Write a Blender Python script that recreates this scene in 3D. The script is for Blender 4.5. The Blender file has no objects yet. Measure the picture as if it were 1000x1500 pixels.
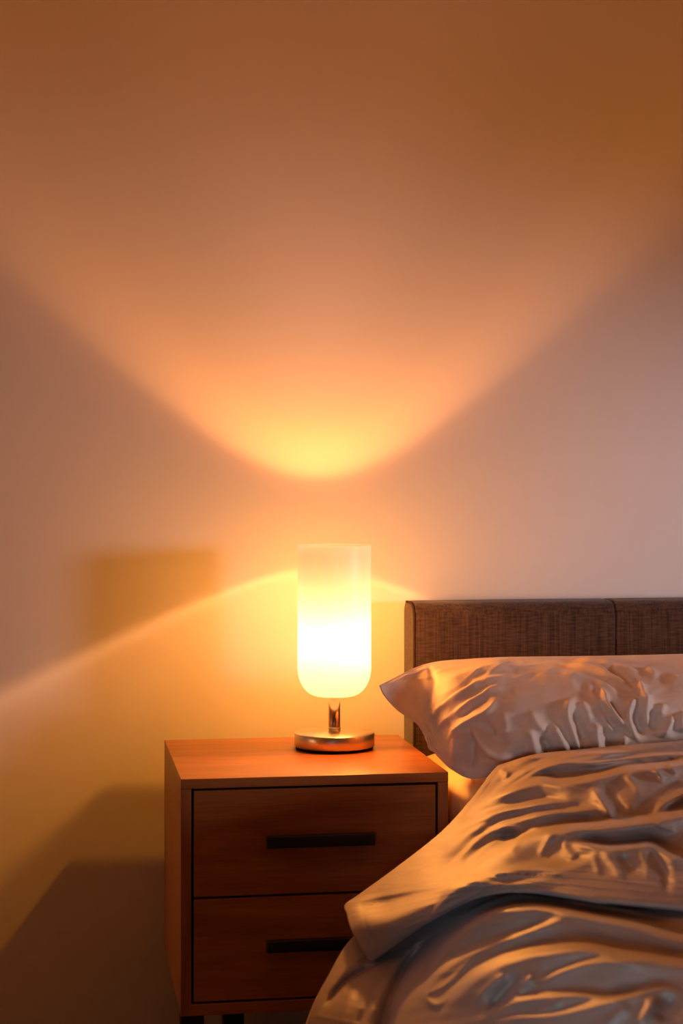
import bpy, bmesh, math, random
import numpy as np
from mathutils import Vector

random.seed(4)
sc = bpy.context.scene
COL = sc.collection
YAW = math.radians(9.3)
CY, SY = math.cos(YAW), math.sin(YAW)
F = 2560.0          # focal length in pixels of the 1000x1500 frame
HZ = 704.0          # horizon row
CAMZ = 1.15
FLOOR = -0.06
WALL_Y = 3.80


def P(px, py, d):
    X = (px - 500.0) / F * d
    return (X * CY + d * SY, -X * SY + d * CY, CAMZ - (py - HZ) / F * d)


# ------------------------------------------------------------------ materials
def mat(name):
    m = bpy.data.materials.new(name)
    m.use_nodes = True
    nt = m.node_tree
    b = nt.nodes['Principled BSDF']
    return m, nt, b


def N(nt, t, **kw):
    n = nt.nodes.new(t)
    for k, v in kw.items():
        setattr(n, k, v)
    return n


def simple(name, col, rough=0.5, metal=0.0, spec=0.5):
    m, nt, b = mat(name)
    b.inputs['Base Color'].default_value = (*col, 1)
    b.inputs['Roughness'].default_value = rough
    b.inputs['Metallic'].default_value = metal
    b.inputs['Specular IOR Level'].default_value = spec
    return m


def ramp(nt, stops):
    r = N(nt, 'ShaderNodeValToRGB')
    els = r.color_ramp.elements
    while len(els) > 1:
        els.remove(els[-1])
    els[0].position, els[0].color = stops[0][0], (*stops[0][1], 1)
    for p, c in stops[1:]:
        e = els.new(p)
        e.color = (*c, 1)
    return r


def wood(name, c0, c1, c2, rough=0.38, axis='X', spec=0.5):
    m, nt, b = mat(name)
    tc = N(nt, 'ShaderNodeTexCoord')
    mp = N(nt, 'ShaderNodeMapping')
    s = {'X': (1.2, 9, 9), 'Z': (9, 9, 1.2)}[axis]
    mp.inputs['Scale'].default_value = s
    nt.links.new(tc.outputs['Object'], mp.inputs['Vector'])
    n1 = N(nt, 'ShaderNodeTexNoise')
    n1.inputs['Scale'].default_value = 3.0
    n1.inputs['Detail'].default_value = 7
    n1.inputs['Roughness'].default_value = 0.6
    n1.inputs['Distortion'].default_value = 0.5
    nt.links.new(mp.outputs[0], n1.inputs['Vector'])
    mp2 = N(nt, 'ShaderNodeMapping')
    mp2.inputs['Scale'].default_value = tuple(v * (1.5 if v < 5 else 12) for v in s)
    nt.links.new(tc.outputs['Object'], mp2.inputs['Vector'])
    n2 = N(nt, 'ShaderNodeTexNoise')
    n2.inputs['Scale'].default_value = 4.0
    n2.inputs['Detail'].default_value = 3
    nt.links.new(mp2.outputs[0], n2.inputs['Vector'])
    mx = N(nt, 'ShaderNodeMath', operation='MULTIPLY_ADD')
    mx.inputs[1].default_value = 0.48
    nt.links.new(n2.outputs[0], mx.inputs[0])
    nt.links.new(n1.outputs[0], mx.inputs[2])
    r = ramp(nt, [(0.50, c0), (0.73, c1), (0.95, c2)])
    nt.links.new(mx.outputs[0], r.inputs[0])
    nt.links.new(r.outputs[0], b.inputs['Base Color'])
    b.inputs['Roughness'].default_value = rough
    b.inputs['Specular IOR Level'].default_value = spec
    bp = N(nt, 'ShaderNodeBump')
    bp.inputs['Strength'].default_value = 0.06
    bp.inputs['Distance'].default_value = 0.002
    nt.links.new(mx.outputs[0], bp.inputs['Height'])
    nt.links.new(bp.outputs[0], b.inputs['Normal'])
    return m


def cloth(name, col, rough=0.55, sheen=0.25, weave=900, bump=0.08, spec=0.35):
    m, nt, b = mat(name)
    b.inputs['Base Color'].default_value = (*col, 1)
    b.inputs['Roughness'].default_value = rough
    b.inputs['Specular IOR Level'].default_value = spec
    b.inputs['Sheen Weight'].default_value = sheen
    b.inputs['Sheen Roughness'].default_value = 0.4
    tc = N(nt, 'ShaderNodeTexCoord')
    n2 = N(nt, 'ShaderNodeTexNoise')
    n2.inputs['Scale'].default_value = 38
    n2.inputs['Detail'].default_value = 4
    nt.links.new(tc.outputs['Object'], n2.inputs['Vector'])
    bp = N(nt, 'ShaderNodeBump')
    bp.inputs['Strength'].default_value = bump
    bp.inputs['Distance'].default_value = 0.01
    nt.links.new(n2.outputs[0], bp.inputs['Height'])
    nt.links.new(bp.outputs[0], b.inputs['Normal'])
    return m


def upholstery():
    m, nt, b = mat('headboard_fabric')
    tc = N(nt, 'ShaderNodeTexCoord')
    outs = []
    for sc_ in ((300, 300, 7), (40, 40, 240)):
        mp = N(nt, 'ShaderNodeMapping')
        mp.inputs['Scale'].default_value = sc_
        nt.links.new(tc.outputs['Object'], mp.inputs['Vector'])
        n = N(nt, 'ShaderNodeTexNoise')
        n.inputs['Scale'].default_value = 1.0
        n.inputs['Detail'].default_value = 3
        nt.links.new(mp.outputs[0], n.inputs['Vector'])
        outs.append(n.outputs[0])
    a = N(nt, 'ShaderNodeMath', operation='ADD')
    nt.links.new(outs[0], a.inputs[0])
    nt.links.new(outs[1], a.inputs[1])
    r = ramp(nt, [(0.0, (.03, .015, .009)), (1.0, (.115, .056, .031))])
    mr = N(nt, 'ShaderNodeMapRange')
    mr.inputs['From Min'].default_value = 0.72
    mr.inputs['From Max'].default_value = 1.3
    nt.links.new(a.outputs[0], mr.inputs['Value'])
    nt.links.new(mr.outputs[0], r.inputs[0])
    nt.links.new(r.outputs[0], b.inputs['Base Color'])
    b.inputs['Roughness'].default_value = 0.9
    b.inputs['Specular IOR Level'].default_value = 0.15
    b.inputs['Sheen Weight'].default_value = 0.2
    bp = N(nt, 'ShaderNodeBump')
    bp.inputs['Strength'].default_value = 0.35
    bp.inputs['Distance'].default_value = 0.003
    nt.links.new(a.outputs[0], bp.inputs['Height'])
    nt.links.new(bp.outputs[0], b.inputs['Normal'])
    return m


def wall_mat():
    m, nt, b = mat('wall_paint')
    tc = N(nt, 'ShaderNodeTexCoord')
    n = N(nt, 'ShaderNodeTexNoise')
    n.inputs['Scale'].default_value = 90
    n.inputs['Detail'].default_value = 5
    nt.links.new(tc.outputs['Object'], n.inputs['Vector'])
    bp = N(nt, 'ShaderNodeBump')
    bp.inputs['Strength'].default_value = 0.04
    bp.inputs['Distance'].default_value = 0.002
    nt.links.new(n.outputs[0], bp.inputs['Height'])
    nt.links.new(bp.outputs[0], b.inputs['Normal'])
    b.inputs['Base Color'].default_value = (.74, .66, .60, 1)
    b.inputs['Roughness'].default_value = 0.85
    b.inputs['Specular IOR Level'].default_value = 0.2
    return m


M_WALL = wall_mat()
M_CEIL = simple('ceiling_paint', (.75, .70, .66), .9)
M_FLOOR = wood('floor_wood', (.06, .03, .015), (.10, .05, .025), (.15, .08, .04), .5)
M_WOODX = wood('cabinet_wood', (.23, .074, .019), (.33, .11, .026), (.43, .15, .034), .34)
M_WOODZ = wood('cabinet_wood_upright', (.23, .074, .019), (.33, .11, .026), (.43, .15, .034), .4, 'Z')
M_BLACK = simple('black_metal', (.018, .015, .013), .5, 0.0, .3)
M_DARK = simple('shadow_gap_black', (.008, .006, .005), .9, 0, .1)
M_BRASS = simple('champagne_metal', (.70, .59, .44), .30, 1.0)
M_STEM = simple('bronze_metal', (.62, .36, .20), .22, 1.0)
M_FELT = simple('black_felt', (.01, .009, .008), .95, 0, .05)
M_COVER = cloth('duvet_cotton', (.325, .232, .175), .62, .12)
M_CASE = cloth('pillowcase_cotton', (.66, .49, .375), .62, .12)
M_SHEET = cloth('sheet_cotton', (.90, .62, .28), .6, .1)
M_UPH = upholstery()
M_PIPE = simple('piping_fabric', (.05, .028, .018), .9, 0, .1)


def shade_mat():
    m = bpy.data.materials.new('frosted_shade')
    m.use_nodes = True
    nt = m.node_tree
    nt.nodes.clear()
    out = N(nt, 'ShaderNodeOutputMaterial')
    tr = N(nt, 'ShaderNodeBsdfTranslucent')
    tr.inputs['Color'].default_value = (1.0, .96, .90, 1)
    df = N(nt, 'ShaderNodeBsdfDiffuse')
    df.inputs['Color'].default_value = (.92, .88, .80, 1)
    mx = N(nt, 'ShaderNodeMixShader')
    mx.inputs[0].default_value = .42
    nt.links.new(tr.outputs[0], mx.inputs[1])
    nt.links.new(df.outputs[0], mx.inputs[2])
    gl = N(nt, 'ShaderNodeBsdfGlossy')
    gl.inputs['Roughness'].default_value = .35
    mg = N(nt, 'ShaderNodeMixShader')
    mg.inputs[0].default_value = .03
    nt.links.new(mx.outputs[0], mg.inputs[1])
    nt.links.new(gl.outputs[0], mg.inputs[2])
    nt.links.new(mg.outputs[0], out.inputs['Surface'])
    return m


def emit_mat(name, col, s):
    m = bpy.data.materials.new(name)
    m.use_nodes = True
    nt = m.node_tree
    nt.nodes.clear()
    out = N(nt, 'ShaderNodeOutputMaterial')
    e = N(nt, 'ShaderNodeEmission')
    e.inputs['Color'].default_value = (*col, 1)
    e.inputs['Strength'].default_value = s
    nt.links.new(e.outputs[0], out.inputs['Surface'])
    return m


M_SHADE = shade_mat()
M_BULB = emit_mat('glowing_bulb', (1.0, .54, .20), 64)


# ------------------------------------------------------------------ builders
def link(name, me, m, parent=None, smooth=False):
    o = bpy.data.objects.new(name, me)
    COL.objects.link(o)
    if m is not None:
        me.materials.append(m)
    if smooth:
        for p in me.polygons:
            p.use_smooth = True
    if parent is not None:
        o.parent = parent
    return o


def thing(name, label, cat, loc, group=None):
    o = bpy.data.objects.new(name, None)
    o.empty_display_size = .1
    COL.objects.link(o)
    o.location = loc
    o['label'] = label
    o['category'] = cat
    if group:
        o['group'] = group
    return o


def box(name, x0, x1, y0, y1, z0, z1, m, parent=None, bevel=0.0, seg=2, origin=(0, 0, 0)):
    """box in world coordinates; when parented the parent's location is origin"""
    bm = bmesh.new()
    bmesh.ops.create_cube(bm, size=1)
    cx, cy, cz = (x0 + x1) / 2, (y0 + y1) / 2, (z0 + z1) / 2
    for v in bm.verts:
        v.co = Vector((cx - origin[0] + v.co.x * (x1 - x0), cy - origin[1] + v.co.y * (y1 - y0), cz - origin[2] + v.co.z * (z1 - z0)))
    if bevel:
        bmesh.ops.bevel(bm, geom=bm.edges[:], offset=bevel, segments=seg, affect='EDGES', profile=.5)
    me = bpy.data.meshes.new(name)
    bm.to_mesh(me)
    bm.free()
    o = link(name, me, m, parent, smooth=False)
    if bevel and seg > 2:
        for p in me.polygons:
            p.use_smooth = True
    return o


def lathe(name, prof, m, parent, n=96, cap_end=False, cap_start=False):
    bm = bmesh.new()
    rings = []
    for r, z in prof:
        if r < 1e-6:
            rings.append([bm.verts.new((0, 0, z))])
        else:
            rings.append([bm.verts.new((r * math.cos(2 * math.pi * k / n), r * math.sin(2 * math.pi * k / n), z)) for k in range(n)])
    for a, b in zip(rings, rings[1:]):
        for k in range(n):
            k2 = (k + 1) % n
            if len(a) == 1 and len(b) > 1:
                bm.faces.new((a[0], b[k2], b[k]))
            elif len(b) == 1 and len(a) > 1:
                bm.faces.new((a[k], a[k2], b[0]))
            elif len(a) > 1:
                bm.faces.new((a[k], a[k2], b[k2], b[k]))
    bmesh.ops.recalc_face_normals(bm, faces=bm.faces[:])
    me = bpy.data.meshes.new(name)
    bm.to_mesh(me)
    bm.free()
    return link(name, me, m, parent, smooth=True)


# ---- soft surfaces
def cr(p, n):
    """Catmull-Rom along axis 0 of p (k, ...), n samples per span"""
    k = p.shape[0]
    q = np.concatenate([(2 * p[0] - p[1])[None], p, (2 * p[-1] - p[-2])[None]])
    out = []
    for i in range(k - 1):
        a, b, c, d = q[i], q[i + 1], q[i + 2], q[i + 3]
        ts = np.linspace(0, 1, n, endpoint=False)
        for t in ts:
            out.append(.5 * (2 * b + (c - a) * t + (2 * a - 5 * b + 4 * c - d) * t * t + (3 * b - a - 3 * c + d) * t ** 3))
    out.append(p[-1])
    return np.array(out)


def smooth_grid(ctrl, nr, nc):
    g = np.array(ctrl, float)
    g = cr(g, nr)
    g = np.swapaxes(cr(np.swapaxes(g, 0, 1), nc), 0, 1)
    return g


def to_world(g):
    X = (g[..., 0] - 500) / F * g[..., 2]
    d = g[..., 2]
    return np.stack([X * CY + d * SY, -X * SY + d * CY, CAMZ - (g[..., 1] - HZ) / F * d], -1)


def grid_normals(W):
    du = np.gradient(W, axis=0)
    dv = np.gradient(W, axis=1)
    n = np.cross(du, dv)
    n /= np.linalg.norm(n, axis=-1, keepdims=True) + 1e-12
    view = W - np.array([0, 0, CAMZ])
    s = np.sign(-(n * view).sum(-1, keepdims=True))
    # one consistent side
    s = 1.0 if s.mean() > 0 else -1.0
    return n * s


def curve_dist(px, py, pts, reach):
    """distance to, position along and signed side of a smooth polyline, for the vertices near it"""
    pts = np.array(pts, float)
    c = cr(pts, 12) if len(pts) > 2 else np.linspace(pts[0], pts[1], 14)
    seg = np.diff(c, axis=0)
    L = np.concatenate([[0], np.cumsum(np.linalg.norm(seg, axis=1))])
    idx = (px > c[:, 0].min() - reach) & (px < c[:, 0].max() + reach) & (py > c[:, 1].min() - reach) & (py < c[:, 1].max() + reach)
    qx, qy = px[idx], py[idx]
    best = np.full(qx.shape, 1e9)
    bt = np.zeros(qx.shape)
    bs = np.zeros(qx.shape)
    for k in range(len(seg)):
        ax, ay = c[k]
        sx, sy = seg[k]
        l2 = sx * sx + sy * sy + 1e-9
        t = np.clip(((qx - ax) * sx + (qy - ay) * sy) / l2, 0, 1)
        dx, dy = qx - ax - t * sx, qy - ay - t * sy
        dd = np.hypot(dx, dy)
        m = dd < best
        best[m] = dd[m]
        bt[m] = ((L[k] + t * math.sqrt(l2)) / L[-1])[m]
        bs[m] = np.sign(sy * dx - sx * dy)[m]
    return idx, best, bt, bs


def taper(bt, a=.28, lo=.08):
    tap = np.clip(np.minimum(bt, 1 - bt) / a, 0, 1)
    return lo + (1 - lo) * tap * tap * (3 - 2 * tap)


def fold_field(px, py, folds):
    """sum of soft ridges (amp > 0) and creases (amp < 0); a fold = (points, amp mm, half width)"""
    H = np.zeros_like(px)
    for f in folds:
        amp, w = f[1] / 1000.0, f[2]
        idx, best, bt, bs = curve_dist(px, py, f[0], 5 * w)
        if not idx.any():
            continue
        tap = taper(bt)
        ww = w * (.55 + .45 * tap)
        H[idx] += amp * tap * (1 + (best / (1.15 * ww)) ** 2) ** -2.0
    return H


def step_field(px, py, steps):
    """folds seen as terraces: behind the line the cloth lies further off, in front of it
    nearer; a step = (points left to right, strength, crest width, reach)"""
    H = np.zeros_like(px)
    for f in steps:
        a, w, L = f[1], f[2], f[3]
        idx, best, bt, bs = curve_dist(px, py, f[0], 3.5 * L)
        if not idx.any():
            continue
        s_ = best * bs
        H[idx] += a * L * .5 * taper(bt, .22, .0) * np.tanh(s_ / w) * np.exp(-(best / L) ** 1.5)
    return H


def vnoise(px, py, scale, seed):
    rs = np.random.RandomState(seed)
    H = np.zeros_like(px)
    for k in range(10):
        a = rs.uniform(0, 2 * math.pi)
        f = rs.uniform(.6, 1.6) / scale
        H += np.sin((px * math.cos(a) + py * math.sin(a)) * 2 * math.pi * f + rs.uniform(0, 6.28))
    return H / 10.0


def wrinkles(nr, nc, fr, fc, seed, tilt=0.0):
    """long thin creases running along the columns: ridged noise"""
    from mathutils import noise
    H = np.zeros((nr, nc))
    for i in range(nr):
        for j in range(nc):
            r, c = i / nr, j / nc
            wv = .35 * noise.noise(Vector((r * fr * .3, c * fc * .7, seed + 7.1)))
            v = 0.0
            for o, a in ((1.0, 1.0), (2.1, .45)):
                n = noise.noise(Vector(((r + tilt * c) * fr * o + wv * 2, c * fc * o, seed + o)))
                v += a * math.exp(-(n / .17) ** 2)
            m = .5 + .9 * noise.noise(Vector((r * 4, c * 5, seed + 31)))
            H[i, j] = v * min(1.2, max(0, m))
    return H


def grid_mesh(name, V, m, parent, wrap_back=None, origin=(0, 0, 0), flip=False):
    nr, nc = V.shape[:2]
    verts = (V.reshape(-1, 3) - np.array(origin)).tolist()
    faces = []
    for i in range(nr - 1):
        for j in range(nc - 1):
            a = i * nc + j
            faces.append((a, a + 1, a + nc + 1, a + nc))
    if wrap_back is not None:
        base = len(verts)
        Bk = wrap_back
        idx = {}
        for i in range(nr):
            for j in range(nc):
                if i in (0, nr - 1) or j in (0, nc - 1):
                    idx[(i, j)] = i * nc + j
                else:
                    idx[(i, j)] = len(verts)
                    verts.append((Bk[i, j] - np.array(origin)).tolist())
        for i in range(nr - 1):
            for j in range(nc - 1):
                faces.append((idx[(i, j)], idx[(i + 1, j)], idx[(i + 1, j + 1)], idx[(i, j + 1)]))
    me = bpy.data.meshes.new(name)
    me.from_pydata(verts, [], faces)
    bm = bmesh.new()
    bm.from_mesh(me)
    if wrap_back is not None:
        bmesh.ops.recalc_face_normals(bm, faces=bm.faces[:])
    else:
        f = bm.faces[:][len(bm.faces) // 2] if False else None
        bm.normal_update()
        s = 0
        for fc in bm.faces:
            c = fc.calc_center_median() + Vector(origin) - Vector((0, 0, CAMZ))
            s += 1 if fc.normal.dot(c) < 0 else -1
        if s < 0:
            bmesh.ops.reverse_faces(bm, faces=bm.faces[:])
    bm.to_mesh(me)
    bm.free()
    return link(name, me, m, parent, smooth=True)


# ------------------------------------------------------------------ room
def struct(o):
    o['kind'] = 'structure'
    return o


struct(box('wall_back', -2.6, 4.2, WALL_Y, WALL_Y + .1, FLOOR, 2.55, M_WALL))
struct(box('wall_left', -2.7, -2.6, -1.2, WALL_Y + .1, FLOOR, 2.55, M_WALL))
struct(box('floor', -2.7, 4.2, -1.2, WALL_Y + .1, FLOOR - .1, FLOOR, M_FLOOR))
struct(box('ceiling', -2.7, 4.2, -1.2, WALL_Y + .1, 2.55, 2.65, M_CEIL))

# ------------------------------------------------------------------ nightstand
NX0, NX1, NY0, NY1 = .2295, .7360, 3.240, 3.737
NT, NB = .597, .157
no = ((NX0 + NX1) / 2, (NY0 + NY1) / 2, FLOOR)
ns = thing('nightstand', 'reddish brown wooden nightstand with two drawers standing beside the bed', 'nightstand', no)
TH = .0195
box('top_panel', NX0, NX1, NY0, NY1, NT - .0185, NT, M_WOODX, ns, .0012, 2, no)
box('side_panel', NX0, NX0 + TH, NY0 + .002, NY1, NB, NT - .0187, M_WOODZ, ns, .0008, 2, no)
box('side_panel', NX1 - TH, NX1, NY0 + .002, NY1, NB, NT - .0187, M_WOODZ, ns, .0008, 2, no)
box('bottom_panel', NX0 + TH, NX1 - TH, NY0 + .002, NY1, NB, NB + .021, M_WOODX, ns, .0008, 2, no)
box('back_panel', NX0 + TH, NX1 - TH, NY1 - .008, NY1, NB + .021, NT - .0187, M_WOODX, ns, 0, 2, no)
box('gap_shade_sheet', NX0 + TH, NX1 - TH, NY0 + .016, NY0 + .020, NB + .021, NT - .0187, M_DARK, ns, 0, 2, no)  # near-black sheet whose colour stands in for shade in the drawer gaps
GAP = .0045
zl, zh = NB + .021, NT - .0187
zm = .3745
for z0, z1, hz in ((zm + GAP / 2, zh - GAP, .480), (zl + GAP, zm - GAP / 2, .2865)):
    dr = box('drawer', NX0 + TH + GAP, NX1 - TH - GAP, NY0 + .003, NY0 + .0155, z0, z1, M_WOODX, ns, .0008, 2, no)
    hx0, hx1 = .3860, .5900
    h = box('handle', hx0, hx1, NY0 - .030, NY0 - .016, hz - .0115, hz + .0115, M_BLACK, dr, .003, 3, no)
    h['label'] = 'black bar handle'
    for hx in (hx0 + .022, hx1 - .034):
        box('handle_post', hx, hx + .012, NY0 - .0165, NY0 + .0035, hz - .006, hz + .006, M_BLACK, dr, 0, 2, no)
for x0, y0 in ((NX0 - .001, NY0 + .004), (NX1 - .045, NY0 + .004), (.348, NY1 - .07), (.574, NY1 - .07)):
    box('leg', x0 + .0015, x0 + .0445, y0, y0 + .043, FLOOR, NB, M_BLACK, ns, .001, 2, no)

# ------------------------------------------------------------------ lamp
LX, LY, LZ = .5690, 3.566, NT
lamp = thing('table_lamp', 'lit table lamp with frosted white cylinder shade and round metal base on the nightstand', 'lamp', (LX, LY, LZ))
lathe('felt_pad', [(0, 0), (.079, 0), (.080, .001), (.080, .0055), (0, .0055)], M_FELT, lamp)['label'] = 'black felt pad'
lathe('base', [(0, .0055), (.0815, .0055), (.083, .007), (.083, .0325), (.0818, .0340), (0, .0345)], M_BRASS, lamp)
lathe('collar', [(.0125, .034), (.0125, .0405), (.0135, .041), (.0135, .0435), (.0122, .044), (.0122, .0445)], M_BRASS, lamp, 48)
lathe('stem', [(.0122, .0440), (.0122, .1110), (0, .1110)], M_STEM, lamp, 48)
S0, S1, SR = .1085, .4185, .0758     # shade bottom, top, radius
prof = [(0.012, S0 + .002), (.030, S0), (.034, S0)]
for k in range(0, 17):
    a = math.pi / 2 * k / 16
    prof.append((SR - .042 + .042 * math.sin(a), S0 + .058 - .058 * math.cos(a)))
for k in range(1, 13):
    prof.append((SR, S0 + .058 + (S1 - S0 - .058) * k / 12))
prof += [(SR - .0006, S1 + .0009), (SR - .0018, S1 + .0004)]
shade = lathe('lamp_shade', prof, M_SHADE, lamp, 128)
shade['label'] = 'glowing frosted white shade'
bz = .222
bp = [(0, bz - .034)]
for k in range(1, 16):
    a = math.pi * k / 16
    bp.append((.026 * math.sin(a), bz - .034 * math.cos(a)))
bp.append((0, bz + .034))
lathe('bulb', bp, M_BULB, lamp, 40)
lathe('socket', [(0, .111), (.014, .111), (.014, bz - .034), (0, bz - .034)], M_BRASS, lamp, 40)

# ------------------------------------------------------------------ bed frame with headboard
BX0, BX1 = .760, 2.560
HF, HB, HT = 3.675, 3.790, .8865
bo = ((BX0 + BX1) / 2, 2.7, FLOOR)
bed = thing('bed_frame', 'bed with a brown woven fabric headboard in upright panels against the wall', 'bed', bo)
pw = (BX1 - BX0) / 4


def panel(x0, x1):
    # upholstered slab: rounded front and top edges
    bm = bmesh.new()
    nx, prof = 16, []
    r = .022
    prof.append((HB, FLOOR + .1))
    prof.append((HB, HT - r))
    for k in range(1, 7):
        a = math.pi / 2 * k / 6
        prof.append((HB - r + r * math.cos(a), HT - r + r * math.sin(a)))
    R = .034
    for k in range(0, 9):
        a = math.pi / 2 * k / 8
        prof.append((HF + R - R * math.sin(a), HT - R + R * math.cos(a)))
    for k in range(1, 9):
        prof.append((HF, HT - R - (HT - R - FLOOR - .1) * k / 8))
    rows = []
    rr = .0065
    xs = [(0, rr), (.0006, .35 * rr), (.003, .06 * rr), (.0065, 0)]
    full = xs + [(x1 - x0 - a, b) for a, b in reversed(xs)]
    cz = (HT + FLOOR) / 2
    for dx, ins in full:
        row = []
        for (y, z) in prof:
            yy = y + (ins if y < HB - .03 else 0)
            zz = z - (ins if z > HT - .04 else 0)
            row.append(bm.verts.new((x0 + dx - bo[0], yy - bo[1], zz - bo[2])))
        rows.append(row)
    for a, b in zip(rows, rows[1:]):
        for k in range(len(a) - 1):
            bm.faces.new((a[k], a[k + 1], b[k + 1], b[k]))
    bm.faces.new(rows[0])
    bm.faces.new(list(reversed(rows[-1])))
    bmesh.ops.recalc_face_normals(bm, faces=bm.faces[:])
    me = bpy.data.meshes.new('headboard_panel')
    bm.to_mesh(me)
    bm.free()
    o = link('headboard_panel', me, M_UPH, bed)
    for p in me.polygons:
        p.use_smooth = len(p.vertices) == 4
    return o


for k in range(4):
    hp = panel(BX0 + k * pw + .0008, BX0 + (k + 1) * pw - .0008)
    if k == 0:
        cu = bpy.data.curves.new('piping', 'CURVE')
        cu.dimensions = '3D'
        cu.bevel_depth = .0030
        sp = cu.splines.new('POLY')
        pts = [(HF + .002, FLOOR + .12), (HF + .002, HT - .034)]
        for q in range(1, 9):
            a = math.pi / 2 * q / 8
            pts.append((HF + .034 - .032 * math.cos(a), HT - .034 + .032 * math.sin(a)))
        pts.append((HB - .03, HT - .002))
        sp.points.add(len(pts) - 1)
        for q, (y, z) in enumerate(pts):
            sp.points[q].co = (BX0 + .0005 - bo[0], y - bo[1], z - bo[2], 1)
        tmp = bpy.data.objects.new('piping_tmp', cu)
        COL.objects.link(tmp)
        me = bpy.data.meshes.new_from_object(tmp.evaluated_get(bpy.context.evaluated_depsgraph_get()))
        bpy.data.objects.remove(tmp)
        me.materials.clear()
        pp = link('piping', me, M_PIPE, hp, True)
box('side_rail', BX0 + .02, BX0 + .05, 1.75, HF - .002, .10, .30, M_UPH, bed, .008, 3, bo)
box('side_rail', BX1 - .05, BX1 - .02, 1.75, HF - .002, .10, .30, M_UPH, bed, .008, 3, bo)
box('slat_base', BX0 + .05, BX1 - .05, 1.75, HF - .002, .24, .30, M_WOODX, bed, 0, 2, bo)
for lx in (BX0 + .08, BX1 - .12):
    for ly in (1.85, 3.5):
        box('leg', lx, lx + .04, ly, ly + .04, FLOOR, .24, M_BLACK, bed, 0, 2, bo)

# ------------------------------------------------------------------ mattress with fitted sheet
MX0, MX1, MY0, MY1, MT = .757, 2.55, 1.76, 3.668, .566


def mattress():
    cols = [(-.0, .302), (-.004, .36), (-.014, .43), (-.018, .48), (-.010, .525), (.012, .553), (.050, .566), (.12, .568)]
    ny = 60
    g = []
    for j in range(ny + 1):
        y = MY0 + (MY1 - MY0) * j / ny
        row = []
        for k, (dx, z) in enumerate(cols):
            # the loose sheet bellies out in front of the nightstand
            bell = math.exp(-((y - 2.99) / .17) ** 2) * (.050 if 1 <= k <= 5 else .0) * math.sin(math.pi * min(1, k / 6))
            rip = .0025 * math.sin(y * 55 + k) * math.exp(-((y - 3.0) / .3) ** 2)
            t = min(1, max(0, (3.22 - y) / .12))
            dx2 = max(dx, 0) + min(dx, 0) * t
            bell *= t
            rip *= t
            row.append((MX0 + dx2 - bell + (rip if 0 < k < 6 else 0), y, z))
        for dx, z in reversed(cols):
            row.append((MX1 - dx, y, z))
        g.append(row)
    me = bpy.data.meshes.new('mattress')
    n = len(g[0])
    verts = [v for r in g for v in r]
    faces = []
    for j in range(ny):
        for k in range(n):
            k2 = (k + 1) % n
            faces.append((j * n + k, j * n + k2, (j + 1) * n + k2, (j + 1) * n + k))
    faces.append(tuple(range(n)))
    faces.append(tuple(ny * n + k for k in range(n)))
    me.from_pydata(verts, [], faces)
    bm = bmesh.new()
    bm.from_mesh(me)
    bmesh.ops.recalc_face_normals(bm, faces=bm.faces[:])
    bm.to_mesh(me)
    bm.free()
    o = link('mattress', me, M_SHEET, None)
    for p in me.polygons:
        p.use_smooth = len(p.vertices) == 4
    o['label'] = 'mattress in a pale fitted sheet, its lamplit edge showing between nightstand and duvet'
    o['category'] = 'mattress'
    return o


mattress()

# ------------------------------------------------------------------ pillow
pc = [   # rows from the top seam to the bottom seam, columns from left to right
    [(555, 1004, 3.43), (622, 973, 3.55), (690, 965, 3.57), (760, 962, 3.57), (860, 961, 3.57), (960, 959, 3.57), (1100, 956, 3.57), (1400, 956, 3.58), (1560, 985, 3.6)],
    [(562, 1019, 3.425), (618, 996, 3.5), (684, 990, 3.44), (757, 988, 3.413), (860, 988, 3.41), (960, 987, 3.41), (1100, 985, 3.41), (1390, 985, 3.435), (1530, 1000, 3.58)],
    [(582, 1041, 3.415), (620, 1030, 3.46), (680, 1028, 3.37), (755, 1026, 3.315), (860, 1026, 3.31), (960, 1026, 3.31), (1100, 1026, 3.31), (1380, 1026, 3.34), (1510, 1030, 3.52)],
    [(611, 1062, 3.395), (632, 1068, 3.41), (682, 1075, 3.34), (757, 1072, 3.285), (860, 1068, 3.28), (960, 1068, 3.28), (1100, 1068, 3.28), (1380, 1068, 3.3), (1500, 1070, 3.46)],
    [(626, 1088, 3.38), (645, 1100, 3.36), (688, 1112, 3.325), (760, 1108, 3.292), (862, 1102, 3.288), (960, 1102, 3.288), (1100, 1102, 3.288), (1380, 1102, 3.306), (1490, 1100, 3.44)],
    [(640, 1108, 3.37), (662, 1128, 3.345), (696, 1141, 3.33), (765, 1128, 3.358), (865, 1124, 3.376), (960, 1124, 3.376), (1100, 1124, 3.376), (1380, 1124, 3.38), (1480, 1122, 3.42)],
]
g = smooth_grid(pc, 26, 34)
W = to_world(g)
Nn = grid_normals(W)
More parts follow.
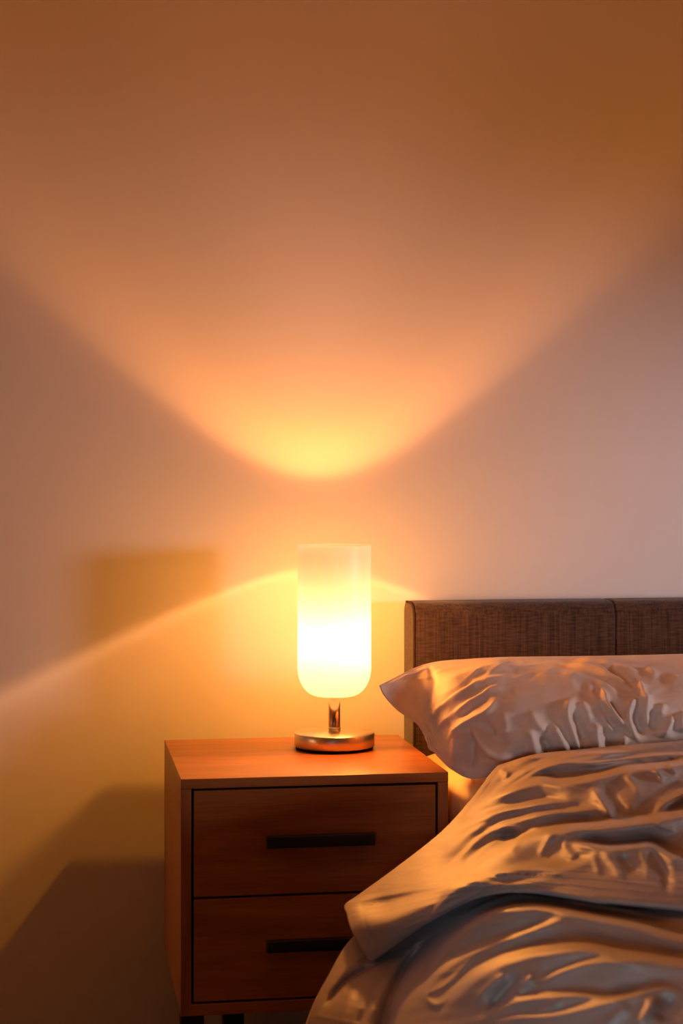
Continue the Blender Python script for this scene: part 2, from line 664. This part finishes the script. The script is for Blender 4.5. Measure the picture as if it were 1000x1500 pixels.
PF = [
    # flange crease and left corner
    ([(627, 972), (634, 1000), (624, 1030), (614, 1052)], -4, 6),
    ([(560, 1006), (600, 1010), (622, 1040)], 4, 14),
    ([(600, 1046), (618, 1066), (632, 1090), (650, 1112)], -3.5, 2.5),
    ([(608, 1052), (624, 1072), (640, 1094)], 3.5, 4),
    ([(636, 1001), (664, 997), (706, 984), (760, 976)], 5, 9),
    ([(640, 980), (680, 980), (720, 975)], -2, 6),
    ([(622, 1066), (652, 1032), (700, 1006), (760, 990)], 6, 7),
    ([(634, 1078), (664, 1044), (706, 1018), (750, 1004)], 5, 6),
    ([(640, 1040), (668, 1012), (700, 995)], -4, 5),
    ([(645, 1060), (680, 1030), (720, 1008)], -4, 5),
    ([(652, 1092), (684, 1060), (716, 1042), (728, 1020)], 6, 7),
    ([(668, 1055), (700, 1030), (722, 1018)], -4, 5),
    ([(618, 1074), (628, 1092), (640, 1100)], 5, 6),
    # cone fold in the lower left
    ([(684, 1058), (672, 1085), (664, 1122)], 8, 9),
    ([(688, 1070), (686, 1100), (690, 1130)], -12, 11),
    ([(692, 1058), (706, 1088), (724, 1104), (760, 1106)], 8, 8),
    ([(700, 1060), (720, 1080), (750, 1092)], -6, 9),
    ([(704, 1050), (716, 1068), (726, 1074)], -5, 7),
    ([(735, 1040), (742, 1062), (736, 1082)], 4, 8),
    # middle lower
    ([(776, 1040), (786, 1060), (802, 1074)], 6, 7),
    ([(768, 1085), (776, 1075), (784, 1100), (780, 1112)], 7, 8),
    ([(788, 1080), (800, 1090), (806, 1108)], -7, 7),
    ([(806, 1058), (818, 1078), (834, 1102)], 8, 7),
    ([(842, 1020), (830, 1042), (836, 1068), (850, 1100)], 11, 7),
    ([(838, 1036), (850, 1062), (860, 1096)], -13, 9),
    ([(848, 1026), (858, 1040), (864, 1060)], 4, 6),
    ([(872, 1058), (874, 1080), (878, 1108)], 10, 8),
    ([(884, 1062), (892, 1084), (896, 1104)], -8, 8),
    ([(856, 1000), (868, 1020), (876, 1040)], 3, 6),
    # right half creases
    ([(878, 1006), (888, 1032), (904, 1054), (920, 1070)], 11, 6),
    ([(892, 1020), (904, 1040), (918, 1056)], -9, 6),
    ([(880, 1030), (890, 1054), (902, 1068)], -5, 5),
    ([(882, 1040), (890, 1062), (900, 1078)], 5, 5),
    ([(936, 1022), (920, 1044), (924, 1068), (936, 1086)], 12, 6),
    ([(934, 1036), (936, 1058), (946, 1078)], -14, 9),
    ([(914, 1074), (912, 1090), (908, 1104)], 7, 5),
    ([(934, 998), (940, 1018), (943, 1036)], 10, 6),
    ([(954, 1018), (946, 1036), (946, 1056), (954, 1064)], 10, 5),
    ([(958, 1036), (956, 1056), (962, 1074)], -9, 7),
    ([(984, 1046), (978, 1066), (968, 1082)], 8, 6),
    ([(972, 1030), (966, 1050)], 5, 5),
    ([(1000, 1040), (998, 1060), (1002, 1076)], 8, 7),
    # upper right flowing folds
    ([(836, 966), (880, 972), (916, 982), (946, 988)], 6, 6),
    ([(824, 974), (872, 984), (908, 1000), (934, 1020)], 7, 6),
    ([(884, 980), (912, 992), (930, 1010)], -9, 7),
    ([(812, 988), (866, 998), (896, 1014), (908, 1028)], 6, 6),
    ([(840, 990), (876, 998), (900, 1010)], -3, 4),
    ([(944, 980), (958, 990), (964, 994)], 6, 6),
    ([(968, 990), (1000, 1000), (1050, 1000)], 5, 10),
    ([(780, 985), (830, 1000), (850, 1016)], 3, 8),
]
for k in range(9):   # off-frame continuation
    x = 1030 + k * 42
    PF.append(([(x, 1010 + (k % 3) * 8), (x + 6, 1050), (x + 20, 1095)], 9 - (k % 3), 8))
    PF.append(([(x + 14, 1020), (x + 22, 1060), (x + 30, 1095)], -8, 8))
H = 1.8 * fold_field(g[..., 0], g[..., 1], PF) + .0022 * wrinkles(*g.shape[:2], 9, 14, 9.0, .6)
H += .0015 * vnoise(g[..., 0], g[..., 1], 50, 3)
nr, nc = H.shape
er = np.minimum(np.arange(nr), nr - 1 - np.arange(nr)) / 8.0
ec = np.minimum(np.arange(nc), nc - 1 - np.arange(nc)) / 6.0
edge = np.clip(er, 0.15, 1)[:, None] * np.clip(ec, .15, 1)[None, :]
Vf = W + Nn * (H * edge)[..., None]
# back of the pillow: same outline, pushed back toward the headboard
gb = g.copy()
ii = np.sin(np.pi * np.arange(nr) / (nr - 1))[:, None]
jj = np.clip(np.arange(nc) / 60.0, 0, 1)[None, :] * np.clip((nc - 1 - np.arange(nc)) / 40.0, 0, 1)[None, :]
bx = np.linspace(0, 1, nr)[:, None]
flat_d = g[0:1, :, 2] * (1 - bx) + g[-1:, :, 2] * bx
gb[..., 2] = np.minimum(flat_d + .10 * ii ** .7 * jj + .012 * ii, 3.70) * np.ones_like(gb[..., 2])
Bw = to_world(gb)
Bw[..., 2] = np.maximum(Bw[..., 2], np.where(Bw[..., 0] < .75, .605, .572))
po = P(760, 1125, 3.38)
pil = thing('pillow', 'pale beige cotton pillow with creased flanged case leaning against the headboard', 'pillow', po)
pm = grid_mesh('pillowcase', Vf, M_CASE, pil, Bw, po)

# ------------------------------------------------------------------ duvet
do = (.62, 2.5, FLOOR)
duvet = thing('duvet', 'rumpled beige cotton duvet heaped over the bed and spilling toward the nightstand', 'duvet', do)
A = [
    [(742, 1130, 3.28), (790, 1124, 3.28), (850, 1116, 3.28), (930, 1100, 3.27), (1050, 1076, 3.24), (1300, 1080, 3.24), (1700, 1085, 3.24)],
    [(728, 1122, 3.22), (780, 1106, 3.19), (850, 1098, 3.17), (950, 1090, 3.16), (1050, 1091, 3.15), (1300, 1095, 3.12), (1700, 1098, 3.10)],
    [(690, 1170, 3.12), (755, 1148, 3.03), (840, 1138, 2.97), (940, 1132, 2.92), (1050, 1132, 2.90), (1300, 1135, 2.86), (1700, 1138, 2.84)],
    [(645, 1219, 2.99), (720, 1203, 2.86), (820, 1192, 2.72), (930, 1187, 2.64), (1050, 1187, 2.60), (1300, 1187, 2.58), (1700, 1187, 2.58)],
    [(578, 1272, 2.91), (675, 1258, 2.75), (790, 1247, 2.53), (910, 1242, 2.42), (1050, 1242, 2.38), (1300, 1242, 2.36), (1700, 1242, 2.36)],
    [(524, 1311, 2.865), (633, 1291.6, 2.685), (755, 1272.9, 2.455), (896, 1271.4, 2.322), (1050, 1277, 2.254), (1300, 1279.1, 2.234), (1700, 1279.1, 2.234)],
    [(505, 1325, 2.845), (615, 1306, 2.65), (740, 1284, 2.42), (890, 1284, 2.28), (1050, 1292, 2.2), (1300, 1295, 2.18), (1700, 1295, 2.18)],
    [(507.5, 1339, 2.78), (616.8, 1314.4, 2.60), (739.3, 1288.9, 2.408), (888.2, 1293.1, 2.257), (1050, 1302.5, 2.175), (1300, 1305.5, 2.155), (1700, 1305.5, 2.155)],
    [(516, 1366, 2.67), (620, 1330, 2.535), (738, 1298, 2.385), (885, 1310, 2.215), (1050, 1322, 2.13), (1300, 1325, 2.11), (1700, 1325, 2.11)],
    [(541, 1408, 2.61), (638, 1344, 2.50), (738, 1304, 2.385), (880, 1322, 2.20), (1050, 1336, 2.11), (1300, 1345, 2.08), (1700, 1345, 2.08)],
    [(546, 1402, 2.67), (642, 1340, 2.59), (742, 1308, 2.49), (880, 1322, 2.28), (1050, 1334, 2.19), (1300, 1342, 2.14), (1700, 1342, 2.14)],
]
AS = [
    ([(698, 1182), (740, 1146), (790, 1118), (850, 1103), (930, 1100)], 1.0, 4, 12),
    ([(722, 1172), (760, 1144), (800, 1122), (850, 1112), (900, 1106)], .8, 3, 8),
    ([(812, 1118), (870, 1116), (930, 1108), (1010, 1102), (1100, 1100)], .9, 3, 9),
    ([(684, 1196), (722, 1166), (786, 1142), (820, 1145), (872, 1136), (910, 1126), (968, 1120), (1060, 1108)], 1.5, 4, 17),
    ([(664, 1220), (694, 1201), (728, 1186), (766, 1178), (802, 1173), (836, 1176)], 1.3, 4, 13),
    ([(700, 1222), (728, 1208), (763, 1198), (798, 1190), (834, 1186), (884, 1182)], 1.2, 3.5, 11),
    ([(630, 1306), (680, 1278), (712, 1259), (747, 1237), (776, 1224), (818, 1213), (872, 1208), (946, 1200), (1030, 1184), (1100, 1180)], 1.8, 5, 22),
    ([(650, 1306), (680, 1294), (738, 1275), (786, 1267), (824, 1268), (853, 1261), (878, 1243)], 1.3, 5, 14),
    ([(826, 1230), (860, 1235), (890, 1240), (923, 1238), (952, 1236), (980, 1250), (1020, 1272)], 1.5, 4, 18),
    ([(500, 1340), (560, 1342), (622, 1316), (680, 1276), (735, 1244), (800, 1226)], 1.5, 17, 34),
    ([(618, 1354), (644, 1322), (662, 1301), (690, 1293), (750, 1292), (820, 1284)], 1.3, 4, 12),
    ([(640, 1262), (664, 1236), (690, 1216), (716, 1204)], .8, 3, 8),
    ([(652, 1276), (680, 1246), (704, 1224), (740, 1206)], .8, 3, 8),
    ([(676, 1272), (708, 1242), (740, 1222)], .6, 3, 7),
    ([(1010, 1150), (1100, 1142), (1250, 1150), (1400, 1145)], 1.5, 5, 18),
    ([(1010, 1220), (1120, 1228), (1260, 1216), (1420, 1222)], 1.5, 5, 18),
    ([(1010, 1270), (1130, 1262), (1280, 1270), (1450, 1262)], 1.5, 5, 18),
]
AF = [
    # short pinched folds (along the line of sight)
    ([(722, 1222), (738, 1213), (758, 1214), (768, 1226)], 12, 5),
    ([(732, 1228), (750, 1223), (760, 1232)], -16, 5),
    ([(758, 1226), (755, 1238), (744, 1248)], 12, 5),
    ([(812, 1218), (800, 1236), (790, 1256)], 14, 8),
    ([(826, 1228), (830, 1246), (846, 1262)], 18, 9),
    ([(880, 1244), (896, 1262), (914, 1290)], 18, 9),
    ([(868, 1250), (874, 1268), (878, 1284)], 12, 6),
    ([(908, 1250), (922, 1268), (930, 1284)], -14, 8),
    ([(944, 1238), (962, 1254), (974, 1282), (978, 1312)], -26, 10),
    ([(936, 1242), (946, 1264), (950, 1290)], 16, 8),
    ([(996, 1246), (988, 1264)], 14, 6),
    ([(866, 1150), (882, 1176), (900, 1204)], 30, 9),
    ([(884, 1148), (902, 1172), (916, 1196)], -22, 9),
    ([(914, 1132), (930, 1150), (938, 1166)], 16, 7),
    ([(956, 1122), (966, 1136), (972, 1148)], 14, 5),
    ([(976, 1116), (986, 1128), (994, 1138)], 14, 5),
    ([(948, 1200), (980, 1176), (1034, 1146)], 30, 10),
    ([(926, 1188), (966, 1160), (1014, 1134)], -20, 10),
    ([(958, 1206), (976, 1213), (992, 1216)], 10, 5),
    ([(736, 1144), (742, 1134), (730, 1126)], 10, 5),
    # stitched hem
    ([(530, 1334), (538, 1362), (558, 1394)], -5, 2.5),
]
for k in range(8):
    x = 1040 + k * 70
    AF.append(([(x, 1120 + 9 * (k % 4)), (x + 50, 1170), (x + 80, 1240)], 24, 11))
    AF.append(([(x + 30, 1130 + 9 * (k % 4)), (x + 76, 1175), (x + 100, 1240)], -20, 11))
g = smooth_grid(A, 30, 44)


def soft_depth(d, sig):
    """round off the kinks of the control rows"""
    k = np.arange(-3 * sig, 3 * sig + 1)
    w_ = np.exp(-.5 * (k / sig) ** 2)
    w_ /= w_.sum()
    pad = np.concatenate([2 * d[:1] - d[1:3 * sig + 1][::-1], d, 2 * d[-1:] - d[-3 * sig - 1:-1][::-1]])
    out = np.zeros_like(d)
    for a, b in zip(k, w_):
        out += b * pad[3 * sig + a: 3 * sig + a + d.shape[0]]
    return out


def terrace(g, steps, folds, boost, noise_amp, wargs, row_fade, col_fade):
    """push the smooth sheet along the line of sight by its folds"""
    base = soft_depth(g[..., 2], 14)
    gr = np.abs(np.gradient(base, axis=0)) / (np.abs(np.gradient(soft_depth(g[..., 1], 10), axis=0)) + .15)
    gr = soft_depth(np.clip(gr, .0012, .0060), 12)
    D = boost * gr * step_field(g[..., 0], g[..., 1], steps) - fold_field(g[..., 0], g[..., 1], folds)
    nr, nc = D.shape
    D -= noise_amp * wrinkles(nr, nc, *wargs) * gr / .003 + .5 * noise_amp * vnoise(g[..., 0], g[..., 1], 70, 8)
    r = np.arange(nr)
    D *= (np.clip(r / row_fade[0], 0, 1) * np.clip((nr - 1 - r) / row_fade[1], 0, 1))[:, None]
    D *= np.clip(np.arange(nc) / col_fade, .1, 1)[None, :]
    q = g.copy()
    q[..., 2] = base
    q[..., 2] += D
    return to_world(q)


V = terrace(g, AS, AF, 1.38, .006, (14, 3.2, 2.0, -.25), (10.0, 40.0), 10.0)
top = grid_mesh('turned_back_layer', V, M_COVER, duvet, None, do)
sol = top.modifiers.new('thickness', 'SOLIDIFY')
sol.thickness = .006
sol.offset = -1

B = [
    [(560, 1345, 2.88), (625, 1325, 2.74), (720, 1306, 2.60), (800, 1298, 2.50), (900, 1304, 2.37), (1050, 1310, 2.29), (1300, 1320, 2.24), (1700, 1320, 2.24)],
    [(513, 1376, 2.76), (590, 1388, 2.64), (660, 1352, 2.50), (745, 1322, 2.38), (880, 1338, 2.18), (1050, 1360, 2.04), (1300, 1372, 1.99), (1700, 1372, 1.99)],
    [(480, 1430, 2.66), (565, 1440, 2.50), (645, 1415, 2.34), (745, 1382, 2.18), (880, 1390, 2.00), (1050, 1408, 1.88), (1300, 1420, 1.84), (1700, 1420, 1.84)],
    [(454, 1482, 2.58), (545, 1490, 2.40), (640, 1472, 2.20), (740, 1448, 2.03), (880, 1452, 1.86), (1050, 1465, 1.75), (1300, 1475, 1.72), (1700, 1475, 1.71)],
    [(438, 1545, 2.54), (535, 1560, 2.33), (640, 1552, 2.10), (740, 1538, 1.94), (880, 1538, 1.76), (1050, 1545, 1.65), (1300, 1560, 1.61), (1700, 1560, 1.57)],
    [(430, 1680, 2.51), (530, 1700, 2.31), (640, 1720, 2.07), (740, 1730, 1.91), (880, 1740, 1.73), (1050, 1770, 1.62), (1300, 1800, 1.58), (1700, 1780, 1.48)],
    [(425, 1850, 2.50), (535, 1990, 2.31), (640, 2150, 2.08), (740, 2270, 1.92), (880, 2430, 1.74), (1050, 2550, 1.63), (1300, 2600, 1.60), (1700, 2300, 1.50)],
]
BS = [
    ([(600, 1480), (626, 1432), (652, 1386), (690, 1348), (734, 1328), (780, 1324), (824, 1331), (872, 1341), (936, 1354), (1010, 1376), (1100, 1384)], 1.3, 6, 20),
    ([(616, 1460), (640, 1424), (680, 1397), (728, 1377), (776, 1360), (830, 1341)], 1.3, 5, 16),
    ([(636, 1500), (656, 1468), (680, 1440), (706, 1420), (744, 1402), (792, 1390), (856, 1386), (920, 1397), (1010, 1410), (1100, 1414)], 1.6, 7, 24),
    ([(776, 1444), (800, 1430), (832, 1416), (880, 1405), (950, 1408)], 1.2, 4, 14),
    ([(690, 1500), (728, 1474), (776, 1459), (840, 1454), (904, 1458), (960, 1446)], 1.4, 5, 18),
    ([(700, 1504), (752, 1488), (808, 1484), (872, 1469), (920, 1456), (960, 1444), (1020, 1452)], 1.3, 5, 16),
    ([(690, 1300), (760, 1306), (830, 1316), (900, 1326), (980, 1338)], 1.0, 3, 8),
]
BF = [
    ([(712, 1484), (740, 1450), (768, 1426)], -22, 9),
    ([(744, 1470), (764, 1446), (786, 1424)], 16, 7),
    ([(694, 1472), (716, 1446), (744, 1424)], 14, 8),
    ([(930, 1510), (950, 1478), (962, 1456)], 24, 12),
    ([(966, 1500), (976, 1476), (990, 1456)], -22, 11),
    ([(880, 1510), (900, 1490), (926, 1470)], 14, 10),
    ([(780, 1482), (800, 1476), (826, 1468)], 10, 6),
    ([(828, 1310), (840, 1318), (862, 1322)], 12, 6),
    ([(700, 1394), (656, 1440), (624, 1458), (642, 1472), (670, 1446)], 10, 5),
    # grooves down the hanging left side
    ([(680, 1338), (616, 1392), (580, 1450), (560, 1520), (550, 1640)], -85, 15),
    ([(640, 1352), (594, 1396), (552, 1452), (524, 1530)], 18, 9),
    ([(592, 1400), (550, 1450), (516, 1524)], -24, 8),
    ([(562, 1408), (510, 1436), (468, 1482)], -26, 7),
    ([(544, 1396), (504, 1420), (470, 1458)], 14, 10),
    ([(530, 1436), (505, 1474), (492, 1550)], 18, 12),
]
for k in range(10):
    x = 470 + k * 62
    BF.append(([(x, 1580), (x - 6, 1680), (x - 10, 1840), (x - 14, 2000)], 26 if k % 2 else -24, 22))
    x = 1040 + k * 60
    BF.append(([(x, 1400 + 10 * (k % 3)), (x + 50, 1420), (x + 100, 1440)], 24 if k % 2 else -20, 12))
g = smooth_grid(B, 30, 40)
V = terrace(g, BS, BF, 1.3, .006, (12, 3.0, 5.0, -.2), (16.0, 1.0), 10.0)
V[..., 2] = np.maximum(V[..., 2], FLOOR + .012)
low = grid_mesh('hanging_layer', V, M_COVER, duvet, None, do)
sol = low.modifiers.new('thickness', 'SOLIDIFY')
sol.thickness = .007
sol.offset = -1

# ------------------------------------------------------------------ lights
def profile_light(name, loc, power, radius, stops, falloff, axis=1.0, side=0):
    """point lamp whose intensity follows the angle from the vertical (like a photometric profile)"""
    l = bpy.data.lights.new(name, 'POINT')
    l.energy = power
    l.shadow_soft_size = radius
    l.use_nodes = True
    nt = l.node_tree
    em = nt.nodes.get('Emission')
    ge = N(nt, 'ShaderNodeNewGeometry')
    sep = N(nt, 'ShaderNodeSeparateXYZ')
    nt.links.new(ge.outputs['Incoming'], sep.inputs[0])
    mu = N(nt, 'ShaderNodeMath', operation='MULTIPLY')
    mu.inputs[1].default_value = axis
    nt.links.new(sep.outputs['Z'], mu.inputs[0])
    ac = N(nt, 'ShaderNodeMath', operation='ARCCOSINE')
    nt.links.new(mu.outputs[0], ac.inputs[0])
    mr = N(nt, 'ShaderNodeMath', operation='DIVIDE')
    mr.inputs[1].default_value = math.pi / 2
    nt.links.new(ac.outputs[0], mr.inputs[0])
    r = ramp(nt, [(a / 90.0, c) for a, c in stops])
    nt.links.new(mr.outputs[0], r.inputs[0])
    lf = N(nt, 'ShaderNodeLightFalloff')
    lf.inputs['Strength'].default_value = 1.0
    nt.links.new(lf.outputs[falloff], em.inputs['Strength'])
    nt.links.new(r.outputs[0], em.inputs['Color'])
    if side:   # added cutoff, no real reflector: only the half toward (+1) or away from (-1) the wall
        sm = N(nt, 'ShaderNodeMapRange')
        sm.interpolation_type = 'SMOOTHSTEP'
        sm.inputs['From Min'].default_value = -.25
        sm.inputs['From Max'].default_value = .25
        sd = N(nt, 'ShaderNodeMath', operation='MULTIPLY')
        sd.inputs[1].default_value = side
        nt.links.new(sep.outputs['Y'], sd.inputs[0])
        nt.links.new(sd.outputs[0], sm.inputs['Value'])
        nt.links.new(sm.outputs[0], lf.inputs['Strength'])
    o = bpy.data.objects.new(name, l)
    COL.objects.link(o)
    o.location = loc
    return o


def lit(stops, top):
    """stops: (angle, r, g, b) scaled so that `top` is full strength"""
    return [(a, (r / top, g_ / top, b / top)) for a, r, g_, b in stops]


UP = profile_light('lamp_up_light', (LX, LY, .945), 30, .012, lit(
    [(0, 1.1, .44, .30), (14, 2.1, .80, .40), (27, 1.6, .58, .16), (38, 1.5, .50, .09), (45, .65, .22, .06), (49, 0, 0, 0)], 3), 'Quadratic')
UE = profile_light('lamp_rim_light', (LX, LY, .945), 30, .011, lit(
    [(25, 0, 0, 0), (35, .8, .26, .05), (42, 2.2, .76, .15), (46, 2.2, .76, .16), (49, .8, .22, .05), (53, .2, .05, .02), (58, 0, 0, 0)], 3), 'Linear')
DN = profile_light('lamp_down_light', (LX - .005, WALL_Y - .168, 1.034), 96, .008, lit(
    [(0, 3.4, 1.25, .05), (40, 3.4, 1.25, .05), (52, 6.0, 2.3, .5), (60.5, 8.2, 3.1, .8), (63.2, 11.5, 4.9, 1.7), (64.6, 6, 2.3, .7), (66, 1.2, .45, .15), (70, 0, 0, 0)], 16), 'Constant', -1.0, 1)
GL = profile_light('lamp_glow_light', (LX, LY, LZ + .29), 14, .03, [(0, (1, .365, .03)), (90, (1, .365, .03))], 'Linear', 1.0, 1)
GC = profile_light('lamp_soft_light', (LX + .03, LY - .062, LZ + .225), 31, .03, [(0, (1, .335, .05)), (90, (1, .335, .05))], 'Linear', 1.0, -1)
nolamp = bpy.data.collections.new('shade_excluded')
nolamp.objects.link(shade)
for q in lamp.children:
    if q.name.startswith(('bulb', 'socket', 'stem', 'collar')):
        nolamp.objects.link(q)
for L in (UP, UE, DN, GL, GC):
    L.light_linking.receiver_collection = nolamp
    L.light_linking.blocker_collection = nolamp
    for c in nolamp.collection_objects if hasattr(nolamp, 'collection_objects') else []:
        c.light_linking.link_state = 'EXCLUDE'


def aim(o, tgt):
    v = Vector(tgt) - o.location
    o.rotation_euler = v.to_track_quat('-Z', 'Y').to_euler()


l = bpy.data.lights.new('window_light', 'SPOT')
l.energy = 108
l.color = (1.0, .95, 1.10)
l.spot_size = math.radians(40)
l.spot_blend = 1.0
l.shadow_soft_size = .2
wl = bpy.data.objects.new('window_light', l)
COL.objects.link(wl)
wl.location = (3.3, 1.8, 1.15)
aim(wl, (.36, WALL_Y, .84))
wl.scale = (2.2, 1, 1)

l = bpy.data.lights.new('bed_fill_light', 'SPOT')  # added cool fill for pillow and duvet, cone kept off lamp and nightstand
l.energy = 76
l.color = (.60, .76, 1.0)
l.spot_size = math.radians(26)
l.spot_blend = .8
l.shadow_soft_size = .18
rl = bpy.data.objects.new('bed_fill_light', l)
COL.objects.link(rl)
rl.location = (-.3, 0, .80)
aim(rl, (1.15, 2.85, .66))

l = bpy.data.lights.new('side_fill_light', 'SPOT')  # added warm fill on the nightstand's left side, no lamp stands there
l.energy = 20
l.color = (1.0, .55, .25)
l.spot_size = math.radians(20)
l.spot_blend = 1.0
l.shadow_soft_size = .1
ll = bpy.data.objects.new('side_fill_light', l)
COL.objects.link(ll)
ll.location = (-1.7, 2.9, .75)
aim(ll, (NX0, 3.45, .36))

w = bpy.data.worlds.new('room_ambient')
sc.world = w
w.use_nodes = True
w.node_tree.nodes['Background'].inputs[0].default_value = (.75, .52, .50, 1)
w.node_tree.nodes['Background'].inputs[1].default_value = .036

# ------------------------------------------------------------------ camera
cd = bpy.data.cameras.new('camera')
cam = bpy.data.objects.new('camera', cd)
COL.objects.link(cam)
cam.location = (0, 0, CAMZ)
cam.rotation_euler = (math.pi / 2, 0, -YAW)
cd.sensor_fit = 'VERTICAL'
cd.sensor_height = 36
cd.lens = F / 1500 * 36
cd.shift_y = -(750 - HZ) / 1500
cd.dof.use_dof = True
cd.dof.focus_distance = 3.5
cd.dof.aperture_fstop = 6.3
sc.camera = cam

sc.view_settings.view_transform = 'Standard'
sc.view_settings.look = 'None'
sc.view_settings.exposure = 0
